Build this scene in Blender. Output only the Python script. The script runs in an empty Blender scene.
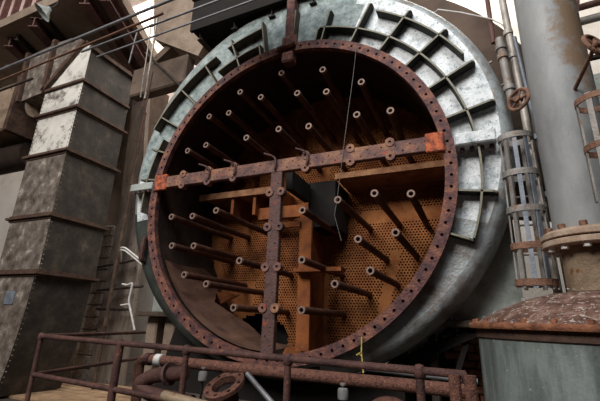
import bpy, bmesh, math, random
from math import sin, cos, pi, radians, hypot, atan2, sqrt
from mathutils import Vector, Matrix

random.seed(7)
SC = bpy.context.scene
COL = SC.collection
V = Vector

# ------------------------------------------------------------------ camera
YAW, PITCH, ROLL = -.4315, .3072, .0358
fw = V((sin(YAW) * cos(PITCH), cos(YAW) * cos(PITCH), sin(PITCH)))
rt = V((cos(YAW), -sin(YAW), 0))
up = rt.cross(fw)
rt2 = rt * cos(ROLL) + up * sin(ROLL)
up2 = up * cos(ROLL) - rt * sin(ROLL)
cam = bpy.data.objects.new('camera', bpy.data.cameras.new('camera'))
COL.objects.link(cam)
cam.matrix_world = Matrix(((rt2.x, up2.x, -fw.x, 2.055), (rt2.y, up2.y, -fw.y, -3.80),
                           (rt2.z, up2.z, -fw.z, 1.60), (0, 0, 0, 1)))
cam.data.sensor_width = 36
cam.data.lens = 36 * 382.0 / 600
cam.data.clip_start = .05
cam.data.clip_end = 200
SC.camera = cam

# ------------------------------------------------------------------ world, lamps, exposure
world = bpy.data.worlds.new('hall')
SC.world = world
world.use_nodes = True
bg = world.node_tree.nodes['Background']
bg.inputs[0].default_value = (.80, .88, 1, 1)
bg.inputs[1].default_value = .012


def area(name, loc, target, sx, sy, power, color=(1, 1, 1)):
    l = bpy.data.lights.new(name, 'AREA')
    l.shape = 'RECTANGLE'
    l.size, l.size_y = sx, sy
    l.energy = power
    l.color = color
    o = bpy.data.objects.new(name, l)
    COL.objects.link(o)
    o.location = loc
    o.rotation_euler = (V(target) - V(loc)).to_track_quat('-Z', 'Y').to_euler()
    return o


area('hall_windows', (-3.5, -11, 10.3), (0, 0, 3.2), 7, 4, 1650, (1, .97, .93))
area('roof_light', (2.5, -6.5, 11.5), (1.6, .3, 4), 4, 4, 620, (.95, .98, 1))
area('rear_skylight', (-8, 3.4, 13), (-8, 3.75, 6), 12, 1.0, 1100, (1, .94, .86))
area('far_skylight', (2, 5.5, 15), (2, 8, 8), 8, 3, 900, (1, .95, .88))
SC.view_settings.view_transform = 'Standard'
SC.view_settings.look = 'None'
SC.view_settings.exposure = 0
SC.view_settings.gamma = 1
SC.view_settings.use_curve_mapping = False

# ------------------------------------------------------------------ materials


def hexc(h):
    c = [int(h[i:i + 2], 16) / 255 for i in (0, 2, 4)]
    return tuple(((x / 12.92) if x < .04045 else ((x + .055) / 1.055) ** 2.4) for x in c) + (1,)


def mat(name, stops, scale=4, fine=30, rough=.8, metal=0, bump=.3, spots=None, spot_scale=14, spot_amt=.6, streak=1.0):
    """noise-blended procedural paint / rust: stops = [(pos, hex)], spots = hex of chips"""
    m = bpy.data.materials.new(name)
    m.use_nodes = True
    nt = m.node_tree
    N = nt.nodes
    L = nt.links
    b = N['Principled BSDF']
    b.inputs['Roughness'].default_value = rough
    b.inputs['Metallic'].default_value = metal
    geo = N.new('ShaderNodeNewGeometry')
    mp = N.new('ShaderNodeMapping')
    mp.inputs['Scale'].default_value = (1, 1, streak)
    L.new(geo.outputs['Position'], mp.inputs[0])
    n1 = N.new('ShaderNodeTexNoise')
    n1.inputs['Scale'].default_value = scale
    n1.inputs['Detail'].default_value = 9
    n1.inputs['Roughness'].default_value = .68
    L.new(mp.outputs[0], n1.inputs['Vector'])
    r = N.new('ShaderNodeValToRGB')
    e = r.color_ramp.elements
    while len(e) < len(stops):
        e.new(.5)
    for i, (p, h) in enumerate(stops):
        e[i].position = p
        e[i].color = hexc(h)
    L.new(n1.outputs[0], r.inputs[0])
    out = r.outputs[0]
    if spots:
        n2 = N.new('ShaderNodeTexNoise')
        n2.inputs['Scale'].default_value = spot_scale
        n2.inputs['Detail'].default_value = 7
        n2.inputs['Roughness'].default_value = .7
        L.new(geo.outputs['Position'], n2.inputs['Vector'])
        r2 = N.new('ShaderNodeValToRGB')
        r2.color_ramp.elements[0].position = spot_amt
        r2.color_ramp.elements[1].position = min(1, spot_amt + .05)
        L.new(n2.outputs[0], r2.inputs[0])
        mx = N.new('ShaderNodeMix')
        mx.data_type = 'RGBA'
        L.new(r2.outputs[0], mx.inputs[0])
        L.new(out, mx.inputs[6])
        mx.inputs[7].default_value = hexc(spots)
        out = mx.outputs[2]
    L.new(out, b.inputs['Base Color'])
    if bump:
        n3 = N.new('ShaderNodeTexNoise')
        n3.inputs['Scale'].default_value = fine
        n3.inputs['Detail'].default_value = 6
        L.new(geo.outputs['Position'], n3.inputs['Vector'])
        bp = N.new('ShaderNodeBump')
        bp.inputs['Strength'].default_value = bump
        bp.inputs['Distance'].default_value = .02
        L.new(n3.outputs[0], bp.inputs['Height'])
        L.new(bp.outputs[0], b.inputs['Normal'])
    return m


M = {}
M['ring'] = mat('rust_ring', [(.3, '2a1a18'), (.45, '57393a'), (.54, '74493d'), (.63, '8d5f4c'), (.72, '452b2a')], 9, 50, .7, .15, .6, 'a8443a', 9, .655)
M['bar'] = mat('rust_bar', [(.3, '47302c'), (.45, '6b4e4a'), (.55, '8a6250'), (.68, 'a87d5c')], 5, 40, .75, .2, .5, 'a04a38', 9, .62)
M['bargrey'] = mat('rust_lug', [(.3, '3c2926'), (.5, '634844'), (.7, '4c302a')], 8, 40, .75, .2, .5, '8c4632', 10, .60)
M['orange'] = mat('orange_primer', [(.36, '53302a'), (.47, '8c4630'), (.55, 'bb5a33'), (.7, 'c9784c')], 14, 40, .8, 0, .5)
M['shell'] = mat('mottled_shell', [(.3, '727b7e'), (.4, 'b0b6b8'), (.5, 'd6dadb'), (.7, 'e9ebec')], 8, 50, .45, .05, .3, '5b6366', 42, .585)
M['body'] = mat('grey_green_plate', [(.3, '6c716b'), (.5, '9aa099'), (.7, 'b9beb8')], 3, 30, .6, .1, .2, '7c756c', 18, .62)
M['flank'] = mat('worn_shoulder', [(.3, '6a5648'), (.45, '8b8a88'), (.58, 'a5adaf'), (.72, '8a7a6c')], 4.5, 40, .45, .2, .3, '9c7a5e', 20, .6)
M['rib'] = mat('rib_paint_shaded', [(.3, '181916'), (.5, '272822'), (.7, '35362f')], 8, 40, .7, .1, .3, '54493a', 14, .6)  # rib colour darkened to paint the sides as shaded
M['edge'] = mat('rib_edge_lit', [(.3, '5a574a'), (.5, '7e7a69'), (.7, '736551')], 12, 40, .6, .1, .2)  # paler copy that paints light onto the front faces
M['black'] = mat('flat_black', [(.3, '0d0a09'), (.5, '17110e'), (.7, '1f1713')], 5, 30, .95, 0, .2)  # flat black; also stands in for shade in elbow, sheet gap and sump
M['drain'] = mat('drain_brown', [(.3, '2e2119'), (.5, '4a372b'), (.7, '6b5444')], 5, 30, .8, .1, .3)
M['liner'] = mat('liner_brown', [(.3, '3e2a20'), (.5, '66483a'), (.7, '7c5c48')], 3, 30, .85, .1, .4)
M['concs'] = mat('streaked_concrete', [(.3, '5c5048'), (.48, '83766b'), (.6, '9b8d81'), (.7, '6a5c51')], 3.5, 25, .9, 0, .5, '4c4038', 6, .6, .22)
M['ribrust'] = mat('rib_rust', [(.3, '33261f'), (.5, '4f3f34'), (.7, '5f5a4c')], 8, 40, .7, .1, .3)
M['sheet'] = mat('tubesheet_rust', [(.3, '5a3119'), (.45, '93552a'), (.58, 'b0713f'), (.7, '9c6034')], 1.8, 50, .85, .1, .3, 'a05c2c', 2.2, .60)
M['drum'] = mat('drum_rust', [(.3, '1a100c'), (.5, '2f1f16'), (.7, '453024')], 3, 30, .9, .1, .5)
M['tube'] = mat('tube_rust', [(.3, '38211a'), (.5, '573629'), (.7, '6f4936')], 7, 50, .75, .2, .4)
M['tubeend'] = mat('tube_end', [(.3, '604a40'), (.5, '8d7468'), (.7, '74564a')], 20, 60, .6, .2, .3)
M['part'] = mat('partition_rust', [(.3, '4e2a17'), (.5, '8a4e28'), (.7, 'a8632e')], 4, 50, .85, .1, .5)
M['shelf'] = mat('shelf_rust', [(.3, '6d4730'), (.5, '9c6c4a'), (.7, 'b88a66')], 6, 50, .8, .1, .4)
M['ductw'] = mat('duct_white', [(.34, '5d554d'), (.42, '99928a'), (.48, 'cfc9c0'), (.7, 'e0dad2')], 3.2, 30, .7, .05, .2, '77685c', 7, .6)
M['ductg'] = mat('duct_grey', [(.32, '3a302a'), (.47, '655a51'), (.57, '7d7167'), (.68, 'b5aba1')], 5.5, 30, .65, .1, .2, '5c4d41', 8, .62)
M['ductd'] = mat('duct_side_shaded', [(.3, '241f1b'), (.5, '3a332d'), (.62, '4e453c'), (.72, '74675b')], 3.4, 30, .65, .1, .2, '4c3e35', 8, .6)  # darker duct grey that paints shade onto the right-hand sides
M['ductt'] = mat('duct_tan', [(.3, '6b5a4b'), (.5, '927d69'), (.7, 'a8937e')], 3, 30, .7, .1, .2, '6a4b3b', 5, .62)
M['flange'] = mat('duct_flange', [(.3, '35261f'), (.5, '513b30'), (.7, '68503f')], 7, 40, .75, .15, .3)
M['rail'] = mat('rail_rust', [(.3, '2f1c1a'), (.48, '4c302b'), (.6, '5e3e36'), (.72, '7d4f3a')], 6, 60, .75, .15, .5, '9c5c38', 8, .62)
M['scale'] = mat('scaly_pipe', [(.3, '38231e'), (.45, '603e35'), (.55, '7a5041'), (.7, '54342b')], 22, 90, .85, .1, .8, '9c7058', 30, .6)
M['tank'] = mat('tank_green', [(.3, '4a504e'), (.46, '69716e'), (.56, '808885'), (.72, '616963')], 6, 40, .5, .05, .15, 'a9b4ae', 22, .64, .18)
M['tanktop'] = mat('tank_top_rust', [(.3, '38251f'), (.45, '5f4237'), (.55, '76564a'), (.7, 'a08a7d')], 9, 60, .9, .05, .8, 'c2b2a6', 30, .57)
M['rim'] = mat('rim_rust', [(.3, '4a2a1c'), (.5, '84533a'), (.7, 'a3704e')], 9, 60, .85, .1, .5)
M['pipe'] = mat('silver_pipe', [(.3, '6a6b6d'), (.5, '888989'), (.7, '9b9b9a')], 2.5, 60, .62, .1, .08, '75706a', 16, .66, .35)
M['pipelow'] = mat('pipe_low', [(.3, '5c4a3a'), (.5, '85705a'), (.7, '9c8a74')], 5, 50, .7, .15, .4, '7a4c2c', 9, .6)
M['bigflange'] = mat('flange_tan', [(.3, '7b5f4c'), (.5, 'a68d79'), (.7, 'bfae9d')], 7, 50, .75, .1, .4, '8a5232', 8, .6)
M['wheel'] = mat('wheel_rust', [(.3, '50352a'), (.5, '7d5a48'), (.7, '95705a')], 10, 60, .8, .15, .5)
M['cage'] = mat('cage_metal', [(.3, '66605a'), (.5, '8b8580'), (.7, 'a39d97')], 6, 50, .6, .2, .3, '80644e', 9, .58)
M['cageblue'] = mat('cage_blue', [(.3, '555a63'), (.5, '737983'), (.7, '8b9098')], 6, 50, .55, .2, .2, '7c6a5c', 9, .63)
M['palepipe'] = mat('pale_pipe', [(.3, '857d74'), (.5, 'aea69d'), (.7, 'c2bbb3')], 5, 50, .5, .2, .2, '8a6a54', 8, .62)
M['tanpipe'] = mat('tan_pipe', [(.3, '6d5c4a'), (.5, '948069'), (.7, 'a6937e')], 5, 50, .6, .2, .2, '7d5238', 7, .6)
M['conc'] = mat('concrete', [(.3, '6a5a4e'), (.5, '8a7868'), (.7, '9d8c7c')], 1.6, 25, .9, 0, .4, '5e4e43', 5, .63)
M['concd'] = mat('stained_concrete', [(.3, '3f3229'), (.5, '5c4c40'), (.7, '6d5c4e')], 1.8, 25, .9, 0, .4, '46372d', 5, .6)
M['wall'] = mat('white_plaster', [(.3, 'c7bfb6'), (.5, 'd8d1c9'), (.7, 'e2ddd6')], 1.2, 20, .9, 0, .2, 'b0a397', 4, .66)
M['pink'] = mat('pink_plaster', [(.3, 'a08079'), (.5, 'c8aaa2'), (.7, 'dbc4bc')], 2.2, 20, .9, 0, .3, '8a5d52', 4, .6)
M['steel'] = mat('red_brown_steel', [(.3, '432a24'), (.5, '61403a'), (.7, '74504a')], 5, 30, .75, .1, .3)
M['dark'] = mat('dark_iron', [(.3, '1d1714'), (.5, '30271f'), (.7, '3d3028')], 5, 30, .8, .1, .3)
M['overpipe'] = mat('overhead_pipe', [(.3, '565457'), (.5, '7a797c'), (.7, '8b898b')], 5, 50, .5, .3, .1)
M['overrust'] = mat('overhead_rust', [(.3, '4d332b'), (.5, '73503f'), (.7, '86604d')], 5, 50, .7, .1, .2)
M['lamp'] = mat('lamp_enamel', [(.3, '7d8483'), (.5, '9fa6a4'), (.7, 'b6bcba')], 8, 40, .5, .1, .1)
M['white'] = mat('white_cable', [(.3, 'b5b0aa'), (.5, 'd5d1cc'), (.7, 'e6e3df')], 8, 40, .6, 0, .1)
M['wire'] = mat('thin_wire', [(.3, '4b4844'), (.5, '6c6965'), (.7, '7c7975')], 8, 40, .5, .3, 0)
M['yellow'] = mat('yellow_cord', [(.3, '8a7432'), (.5, 'b09a45'), (.7, 'c2b060')], 20, 40, .8, 0, .1)
M['plank'] = mat('plank_wood', [(.3, '6d5540'), (.5, '8f7357'), (.7, 'a98d6d')], 4, 40, .85, 0, .3)
M['brick'] = mat('brick', [(.3, '7c4a3a'), (.5, '9c6650'), (.7, 'b48a72')], 8, 50, .9, 0, .4)
M['block'] = mat('whitewashed_block', [(.3, '7d746c'), (.5, 'a79d94'), (.7, 'b9b0a7')], 9, 60, .9, 0, .6, '6b5f56', 16, .56)
M['floor'] = mat('dirty_floor', [(.3, '2a231d'), (.5, '3d332b'), (.7, '4d4136')], 2, 30, .95, 0, .4)
M['insul'] = mat('grey_ceramic', [(.3, '7e7c7a'), (.5, '9a9896'), (.7, 'a9a7a5')], 8, 40, .4, 0, .1)
M['hood'] = mat('hood_brown', [(.3, '3e3028'), (.5, '58463a'), (.7, '665244')], 2, 30, .8, .1, .3)

# ------------------------------------------------------------------ mesh helpers


class MB:
    def __init__(s):
        s.v = []
        s.f = []

    def add(s, vs, fs):
        o = len(s.v)
        s.v += [tuple(p) for p in vs]
        s.f += [tuple(i + o for i in f) for f in fs]
        return s

    def box(s, x0, x1, y0, y1, z0, z1):
        vs = [(x, y, z) for z in (z0, z1) for x, y in ((x0, y0), (x1, y0), (x1, y1), (x0, y1))]
        return s.add(vs, [(3, 2, 1, 0), (4, 5, 6, 7), (0, 1, 5, 4), (1, 2, 6, 5), (2, 3, 7, 6), (3, 0, 4, 7)])

    def bevbox(s, x0, x1, y0, y1, z0, z1, b=.01):
        """box with chamfered vertical and horizontal edges"""
        bm = bmesh.new()
        bmesh.ops.create_cube(bm, size=1)
        for w in bm.verts:
            w.co = V(((x0 + x1) / 2 + w.co.x * (x1 - x0), (y0 + y1) / 2 + w.co.y * (y1 - y0), (z0 + z1) / 2 + w.co.z * (z1 - z0)))
        bmesh.ops.bevel(bm, geom=bm.edges[:], offset=b, segments=1, affect='EDGES')
        bm.verts.ensure_lookup_table()
        s.add([w.co[:] for w in bm.verts], [[w.index for w in f.verts] for f in bm.faces])
        bm.free()
        return s

    def beam(s, p0, p1, w, h, upv=(0, 0, 1)):
        p0, p1 = V(p0), V(p1)
        d = (p1 - p0).normalized()
        a = d.cross(V(upv)).normalized()
        b = a.cross(d).normalized()
        vs = [p + a * (i * w / 2) + b * (j * h / 2) for p in (p0, p1) for i, j in ((-1, -1), (1, -1), (1, 1), (-1, 1))]
        return s.add(vs, [(3, 2, 1, 0), (4, 5, 6, 7), (0, 1, 5, 4), (1, 2, 6, 5), (2, 3, 7, 6), (3, 0, 4, 7)])

    def ibeam(s, p0, p1, w, h, t=.02, upv=(0, 0, 1)):
        p0, p1 = V(p0), V(p1)
        d = (p1 - p0).normalized()
        a = d.cross(V(upv)).normalized()
        b = a.cross(d).normalized()
        for o in (-1, 1):
            q = b * (o * (h - t) / 2)
            s.beam(p0 + q, p1 + q, w, t, upv)
        return s.beam(p0, p1, t, h - 2 * t, upv)

    def tube(s, pts, r, n=10, caps=True):
        pts = [V(p) for p in pts]
        k = len(pts)
        rr = r if isinstance(r, (list, tuple)) else [r] * k
        d0 = (pts[1] - pts[0]).normalized()
        a = d0.orthogonal().normalized()
        o = len(s.v)
        for i, p in enumerate(pts):
            t = ((pts[min(i + 1, k - 1)] - p).normalized() + (p - pts[max(i - 1, 0)]).normalized())
            t = t.normalized() if t.length > 1e-6 else d0
            a = (a - t * a.dot(t)).normalized()
            b = t.cross(a)
            for j in range(n):
                w = 2 * pi * j / n
                s.v.append(tuple(p + (a * cos(w) + b * sin(w)) * rr[i]))
        for i in range(k - 1):
            for j in range(n):
                q = (j + 1) % n
                s.f.append((o + i * n + j, o + i * n + q, o + (i + 1) * n + q, o + (i + 1) * n + j))
        if caps:
            s.f.append(tuple(o + j for j in reversed(range(n))))
            s.f.append(tuple(o + (k - 1) * n + j for j in range(n)))
        return s

    def lathe(s, prof, c=(0, 0, 0), axis=(0, 0, 1), n=24, close=False):
        """prof: [(radius, height along axis)]"""
        c, ax = V(c), V(axis).normalized()
        a = ax.orthogonal().normalized()
        b = ax.cross(a)
        o = len(s.v)
        k = len(prof)
        for r, h in prof:
            for j in range(n):
                w = 2 * pi * j / n
                s.v.append(tuple(c + ax * h + (a * cos(w) + b * sin(w)) * r))
        for i in range(k if close else k - 1):
            i2 = (i + 1) % k
            for j in range(n):
                q = (j + 1) % n
                s.f.append((o + i * n + j, o + i * n + q, o + i2 * n + q, o + i2 * n + j))
        return s

    def cyl(s, p0, p1, r, n=8):
        return s.tube([p0, p1], r, n)

    def prism(s, poly, y0, y1):
        """polygon in XZ extruded along Y"""
        k = len(poly)
        vs = [(x, y0, z) for x, z in poly] + [(x, y1, z) for x, z in poly]
        fs = [tuple(range(k)), tuple(reversed(range(k, 2 * k)))]
        fs += [(i, (i + 1) % k, (i + 1) % k + k, i + k) for i in range(k)]
        return s.add(vs, fs)

    def build(s, name, m, parent=None, smooth=False, origin=None):
        me = bpy.data.meshes.new(name)
        org = parent_loc(parent) if parent is not None else V(origin or (0, 0, 0))
        me.from_pydata([tuple(V(p) - org) for p in s.v], [], s.f)
        bm = bmesh.new()
        bm.from_mesh(me)
        bmesh.ops.recalc_face_normals(bm, faces=bm.faces)
        bm.to_mesh(me)
        bm.free()
        if smooth:
            for p in me.polygons:
                p.use_smooth = True
            try:
                me.set_sharp_from_angle(angle=radians(40))
            except Exception:
                pass
        me.materials.append(M[m])
        o = bpy.data.objects.new(name, me)
        COL.objects.link(o)
        if parent is not None:
            o.parent = parent
        else:
            o.location = org
        return o


def parent_loc(p):
    l = V((0, 0, 0))
    while p is not None:
        l += p.location
        p = p.parent
    return l


def thing(name, label, cat, loc, group=None):
    o = bpy.data.objects.new(name, None)
    COL.objects.link(o)
    o.empty_display_size = .1
    o.location = loc
    return tag(o, label, cat, group)


def tag(o, label, cat, group=None):
    o['label'] = label
    o['category'] = cat
    if group:
        o['group'] = group
    return o


def struct(o, label=None):
    o['kind'] = 'structure'
    if label:
        o['label'] = label
    return o


def stuff(o):
    o['kind'] = 'stuff'
    return o


def dup(o, loc, parent=None):
    c = o.copy()
    COL.objects.link(c)
    if parent is not None:
        c.parent = parent
    c.location = loc
    return c


def arc(c, r, a0, a1, y, n=24):
    return [(c[0] + r * cos(radians(a0 + (a1 - a0) * i / n)), y, c[1] + r * sin(radians(a0 + (a1 - a0) * i / n))) for i in range(n + 1)]


def round_path(pts, r, n=6):
    """polyline with rounded corners"""
    pts = [V(p) for p in pts]
    out = [pts[0]]
    for i in range(1, len(pts) - 1):
        p = pts[i]
        a, b = (pts[i - 1] - p), (pts[i + 1] - p)
        k = min(r, a.length * .49, b.length * .49)
        q0, q1 = p + a.normalized() * k, p + b.normalized() * k
        for j in range(n + 1):
            t = j / n
            out.append(q0 * (1 - t) ** 2 + p * 2 * t * (1 - t) + q1 * t * t)
    out.append(pts[-1])
    return out


def arc_plate(mb, c, r0, r1, a0, a1, y0, y1, n):
    """curved plate between radii r0..r1 (thin = rib)"""
    vs = []
    for i in range(n + 1):
        w = radians(a0 + (a1 - a0) * i / n)
        for r, y in ((r0, y0), (r1, y0), (r1, y1), (r0, y1)):
            vs.append((c[0] + r * cos(w), y, c[1] + r * sin(w)))
    fs = [(0, 1, 2, 3), tuple(4 * n + j for j in (3, 2, 1, 0))]
    for i in range(n):
        for j in range(4):
            q = (j + 1) % 4
            fs.append((4 * i + j, 4 * i + 4 + j, 4 * i + 4 + q, 4 * i + q))
    mb.add(vs, fs)
    return mb


ZC = 3.15
RC = (0, ZC)

# ================================================================== SETTING
FZ = .20
struct(MB().box(-16, 8, -6, 8.0, FZ - .1, FZ).build('floor', 'floor'), 'dark grimy concrete floor')
struct(MB().box(-20, 12, 8.0, 8.2, FZ, 16).build('wall_back', 'wall'), 'sunlit white plaster wall far behind the machinery')
struct(MB().box(-20, -3.3, 4.2, 4.4, FZ, 14).build('wall_rear', 'wall'), 'white plaster wall behind the duct and column')
struct(MB().box(-16.2, -16, -6, 8, FZ, 16).build('wall_left', 'concd'))
# upper concrete floor slab over the left half, and the steel deck above the condenser
slab = MB().add([(x, y, z) for z in (8.0, 8.25) for x, y in ((-15, 0), (-4.05, 0), (-5.25, 2.7), (-15, 2.7))],
                [(3, 2, 1, 0), (4, 5, 6, 7), (0, 1, 5, 4), (1, 2, 6, 5), (2, 3, 7, 6), (3, 0, 4, 7)])
struct(slab.build('ceiling', 'conc'), 'brown stained underside of the concrete floor above')
struct(MB().box(-15, 6, -9, 8, 16, 16.2).build('ceiling', 'conc'))
upw = struct(MB().box(-15, -4.3, .35, .5, 8.25, 12).build('wall_upper', 'pink'), 'pinkish plaster wall of the upper storey above the slab edge')
for i in range(21):
    x = -14.6 + i * .5
    MB().box(x, x + .09, .24, .35, 8.3, 11.8).build('mullion', 'steel', upw)
for z in (8.7, 9.7, 10.7):
    MB().box(-15, -4.3, .27, .35, z, z + .08).build('transom', 'steel', upw)
struct(MB().box(-15, -4.05, -.05, 0, 8.0, 8.25).build('trim_1', 'conc'), 'edging strip along the slab edge')
# concrete frame left of the condenser
struct(MB().prism([(-3.62, 7.15), (-2.35, 6.35), (-2.25, 6.55), (-1.83, 6.58), (-1.42, 7.12), (-1.3, 8.6), (-3.9, 8.6)], .9, 1.5).build('concrete_beam', 'conc'), 'sloping beige concrete beam end under the roof')
struct(MB().bevbox(-4.05, -2.62, .9, 1.15, 5.85, 6.5, .03).build('concrete_beam', 'concd'), 'level brown concrete beam left of the condenser')
struct(MB().prism([(-4.0, 6.5), (-3.75, 6.5), (-2.4, 7.4), (-2.6, 7.5)], 1.0, 1.4).build('concrete_beam', 'concd'))
struct(MB().bevbox(-6.9, -5.85, 3.0, 3.7, 3.4, 8.0, .04).build('concrete_column', 'concd'), 'brown concrete column right behind the duct')
col_ = MB().prism([(-5.79, FZ), (-4.80, FZ), (-4.86, 2.6), (-5.42, 6.4), (-5.6, 7.9), (-6.1, 7.9), (-5.79, 4.0)], 2.6, 2.72)
struct(col_.build('concrete_column', 'concs'), 'tall brown concrete column behind the duct')
# whitewashed rough block pier, piece by piece
pier = thing('block_pier', 'rough whitewashed block pier between duct and column', 'pier', (-6.1, 2.6, FZ))
del pier['category'], pier['label']
pier['kind'] = 'structure'
MB().box(-7.4, -5.86, 2.68, 2.97, FZ, FZ + 3.5).build('core', 'concd', pier)
for i in range(13):
    z = FZ + i * .27
    w = random.uniform(-.03, .03)
    MB().bevbox(-6.34 + w, -5.86 + w, 2.6 + random.uniform(-.02, .02), 2.95, z, z + .25, .015).build('block', 'block', pier)
# planked walkway at the foot of the duct
deck = thing('plank_walkway', 'weathered plank walkway at the foot of the duct', 'walkway', (-5, 1.5, FZ))
del deck['category'], deck['label']
deck['kind'] = 'structure'
for i in range(9):
    y = .75 + i * .2
    MB().box(-8.5, -3.3 + random.uniform(-.06, .06), y, y + .185, FZ + .002, FZ + .03 + random.uniform(0, .012)).build('plank', 'plank', deck)
# steel deck above
dk = struct(MB().box(-1.75, 1.05, .05, .86, 6.02, 6.1).box(-1.75, 1.05, .0, .05, 5.98, 7.2).build('steel_deck', 'black'), 'dark rusty steel deck over the top of the condenser')
for x in (-1.6, -.95, -.3, .35, .95):
    MB().ibeam((x, .08, 5.93), (x, .84, 5.93), .1, .18, .015).build('joist', 'dark', dk)
struct(MB().ibeam((-.9, -1.1, 5.80), (.45, -1.1, 5.80), .5, .7, .03).build('added_shade_girder', 'steel'), 'added out-of-view steel girder that shades the condenser top')  # added out of view, only to shade the top of the plate


# ================================================================== CONDENSER
cond = thing('steam_condenser', 'huge opened round condenser with rusty bolted ring and rows of stay tubes', 'condenser', (0, 0, ZC))


def ring_front(mb, y, r0, r1, nb, hr, depth):
    """annular face pierced by nb octagonal bolt holes on the mid circle"""
    rm = (r0 + r1) / 2
    da = 2 * pi / nb
    for i in range(nb):
        a = i * da
        outer = []
        for (rr, w) in ((r0, -.5), (r0, 0), (r0, .5), (rm, .5), (r1, .5), (r1, 0), (r1, -.5), (rm, -.5)):
            outer.append((rr * cos(a + w * da), y, ZC + rr * sin(a + w * da)))
        c = V((rm * cos(a), y, ZC + rm * sin(a)))
        er, et = V((cos(a), 0, sin(a))), V((-sin(a), 0, cos(a)))
        inner, back = [], []
        for (p, q) in ((-1, -1), (-1, 0), (-1, 1), (0, 1), (1, 1), (1, 0), (1, -1), (0, -1)):
            d = (er * p + et * q).normalized() * hr
            inner.append(tuple(c + d))
            back.append(tuple(c + d + V((0, depth, 0))))
        vs = outer + inner + back
        fs = [(k, (k + 1) % 8, 8 + (k + 1) % 8, 8 + k) for k in range(8)]
        fs += [(8 + k, 8 + (k + 1) % 8, 16 + (k + 1) % 8, 16 + k) for k in range(8)]
        fs.append(tuple(range(16, 24)))
        mb.add(vs, fs)
    mb.lathe([(r0, 0), (r0, depth * 2), (r1, depth * 2), (r1, 0)], (0, y, ZC), (0, 1, 0), nb * 2)


rg = MB()
ring_front(rg, -.02, 1.885, 2.005, 100, .0165, .035)
rg.build('ring_flange', 'ring', cond, False)
# neck between the ring and the end plate, then the drum behind
nk = MB().lathe([(1.93, .05), (1.93, .26), (1.955, .26), (1.955, .05)], (0, 0, ZC), (0, 1, 0), 120, True)
nk.build('neck', 'ribrust', cond, True)
dr = MB().lathe([(1.90, .05), (1.93, .3), (2.05, 1.0), (2.12, 1.9), (2.15, 1.9), (2.08, 1.0), (1.96, .3), (1.925, .05)], (0, 0, ZC), (0, 1, 0), 120, True)
dr.build('drum', 'drum', cond, True)

# shell: flat end plate, rounded shoulder, flank
CZ2 = 3.55


def shell_r(w, R):
    """distance from the ring centre to the outer circle of radius R about (0, CZ2)"""
    d = CZ2 - ZC
    s_ = d * sin(w)
    return max(s_ + sqrt(max(R * R - (d * cos(w)) ** 2, 0)), 1.985 + (R - 2.43) * .15 if R > 2.4 else min(R, 1.97 + (R - 2.12) * .04))


N = 120
PYB = .13
prof = [(2.43, PYB)]
for k in range(1, 8):
    t = pi / 2 * k / 7
    prof.append((2.43 + .15 * sin(t), PYB + .26 * (1 - cos(t))))
plate, flank = MB(), MB()


def shell_part(mb, seq):
    o = len(mb.v)
    for R, y in seq:
        for i in range(N):
            w = 2 * pi * i / N
            r = R if R < 2.0 else shell_r(w, R)
            mb.v.append((r * cos(w), y, ZC + r * sin(w)))
    for k in range(len(seq) - 1):
        for i in range(N):
            q = (i + 1) % N
            mb.f.append((o + k * N + i, o + k * N + q, o + (k + 1) * N + q, o + (k + 1) * N + i))


shell_part(plate, [(1.93, PYB), (2.12, PYB), (2.2, PYB), (2.30, PYB), (2.43, PYB)])
shell_part(flank, prof + [(2.58, .9), (2.58, 1.7)])
pl = plate.build('end_plate', 'shell', cond, True)
M['teal'] = mat('teal_dim_paint', [(.3, '525f5e'), (.45, '7b8886'), (.56, '9ba6a4'), (.72, 'b8c0be')], 8, 50, .55, .05, .3, '55605c', 36, .59)  # teal paint, greyed to put the dim light into the upper-left plate
M['under'] = mat('dark_green', [(.3, '1d1f1b'), (.5, '2d312b'), (.7, '40463e')], 4, 40, .7, .05, .2)  # dark green for the lower arc of plate and shoulder
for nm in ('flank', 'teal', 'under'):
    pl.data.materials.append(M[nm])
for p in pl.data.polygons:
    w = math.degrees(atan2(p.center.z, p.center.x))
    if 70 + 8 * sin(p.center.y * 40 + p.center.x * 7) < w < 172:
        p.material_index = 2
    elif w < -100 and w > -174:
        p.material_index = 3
    elif -120 < w < -16:
        p.material_index = 1
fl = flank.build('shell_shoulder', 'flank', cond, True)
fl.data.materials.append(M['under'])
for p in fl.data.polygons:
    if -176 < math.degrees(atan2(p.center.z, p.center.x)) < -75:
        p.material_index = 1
casing = arc_plate(MB(), (0, CZ2), 2.3, 3.2, -8, 200, .9, 2.6, 60)
casing.build('turbine_casing', 'hood', cond, True)

# ribs standing out of the end plate; shade painted into dark sides, light into paler front edges
def lit_edges(o):
    o.data.materials.append(M['edge'])
    for p in o.data.polygons:
        if p.normal.y < -.55:
            p.material_index = 1
    return o



def spoke(a, r1, m='rib', y0=0.0, th=.02, r0=1.99):
    w = radians(a)
    er, et = V((cos(w), 0, sin(w))), V((-sin(w), 0, cos(w)))
    prof_ = [(r0, y0), (r1 - .05, y0), (r1 - .012, y0 + .03), (r1, y0 + .08), (r1, .32), (r0, .32)]
    vs = []
    for sg in (-1, 1):
        for r, y in prof_:
            vs.append(V((0, y, ZC)) + er * r + et * (sg * th / 2))
    k = len(prof_)
    fs = [tuple(range(k)), tuple(reversed(range(k, 2 * k)))] + [(i, (i + 1) % k, (i + 1) % k + k, i + k) for i in range(k)]
    return lit_edges(MB().add(vs, fs).build('rib', m, cond))


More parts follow.
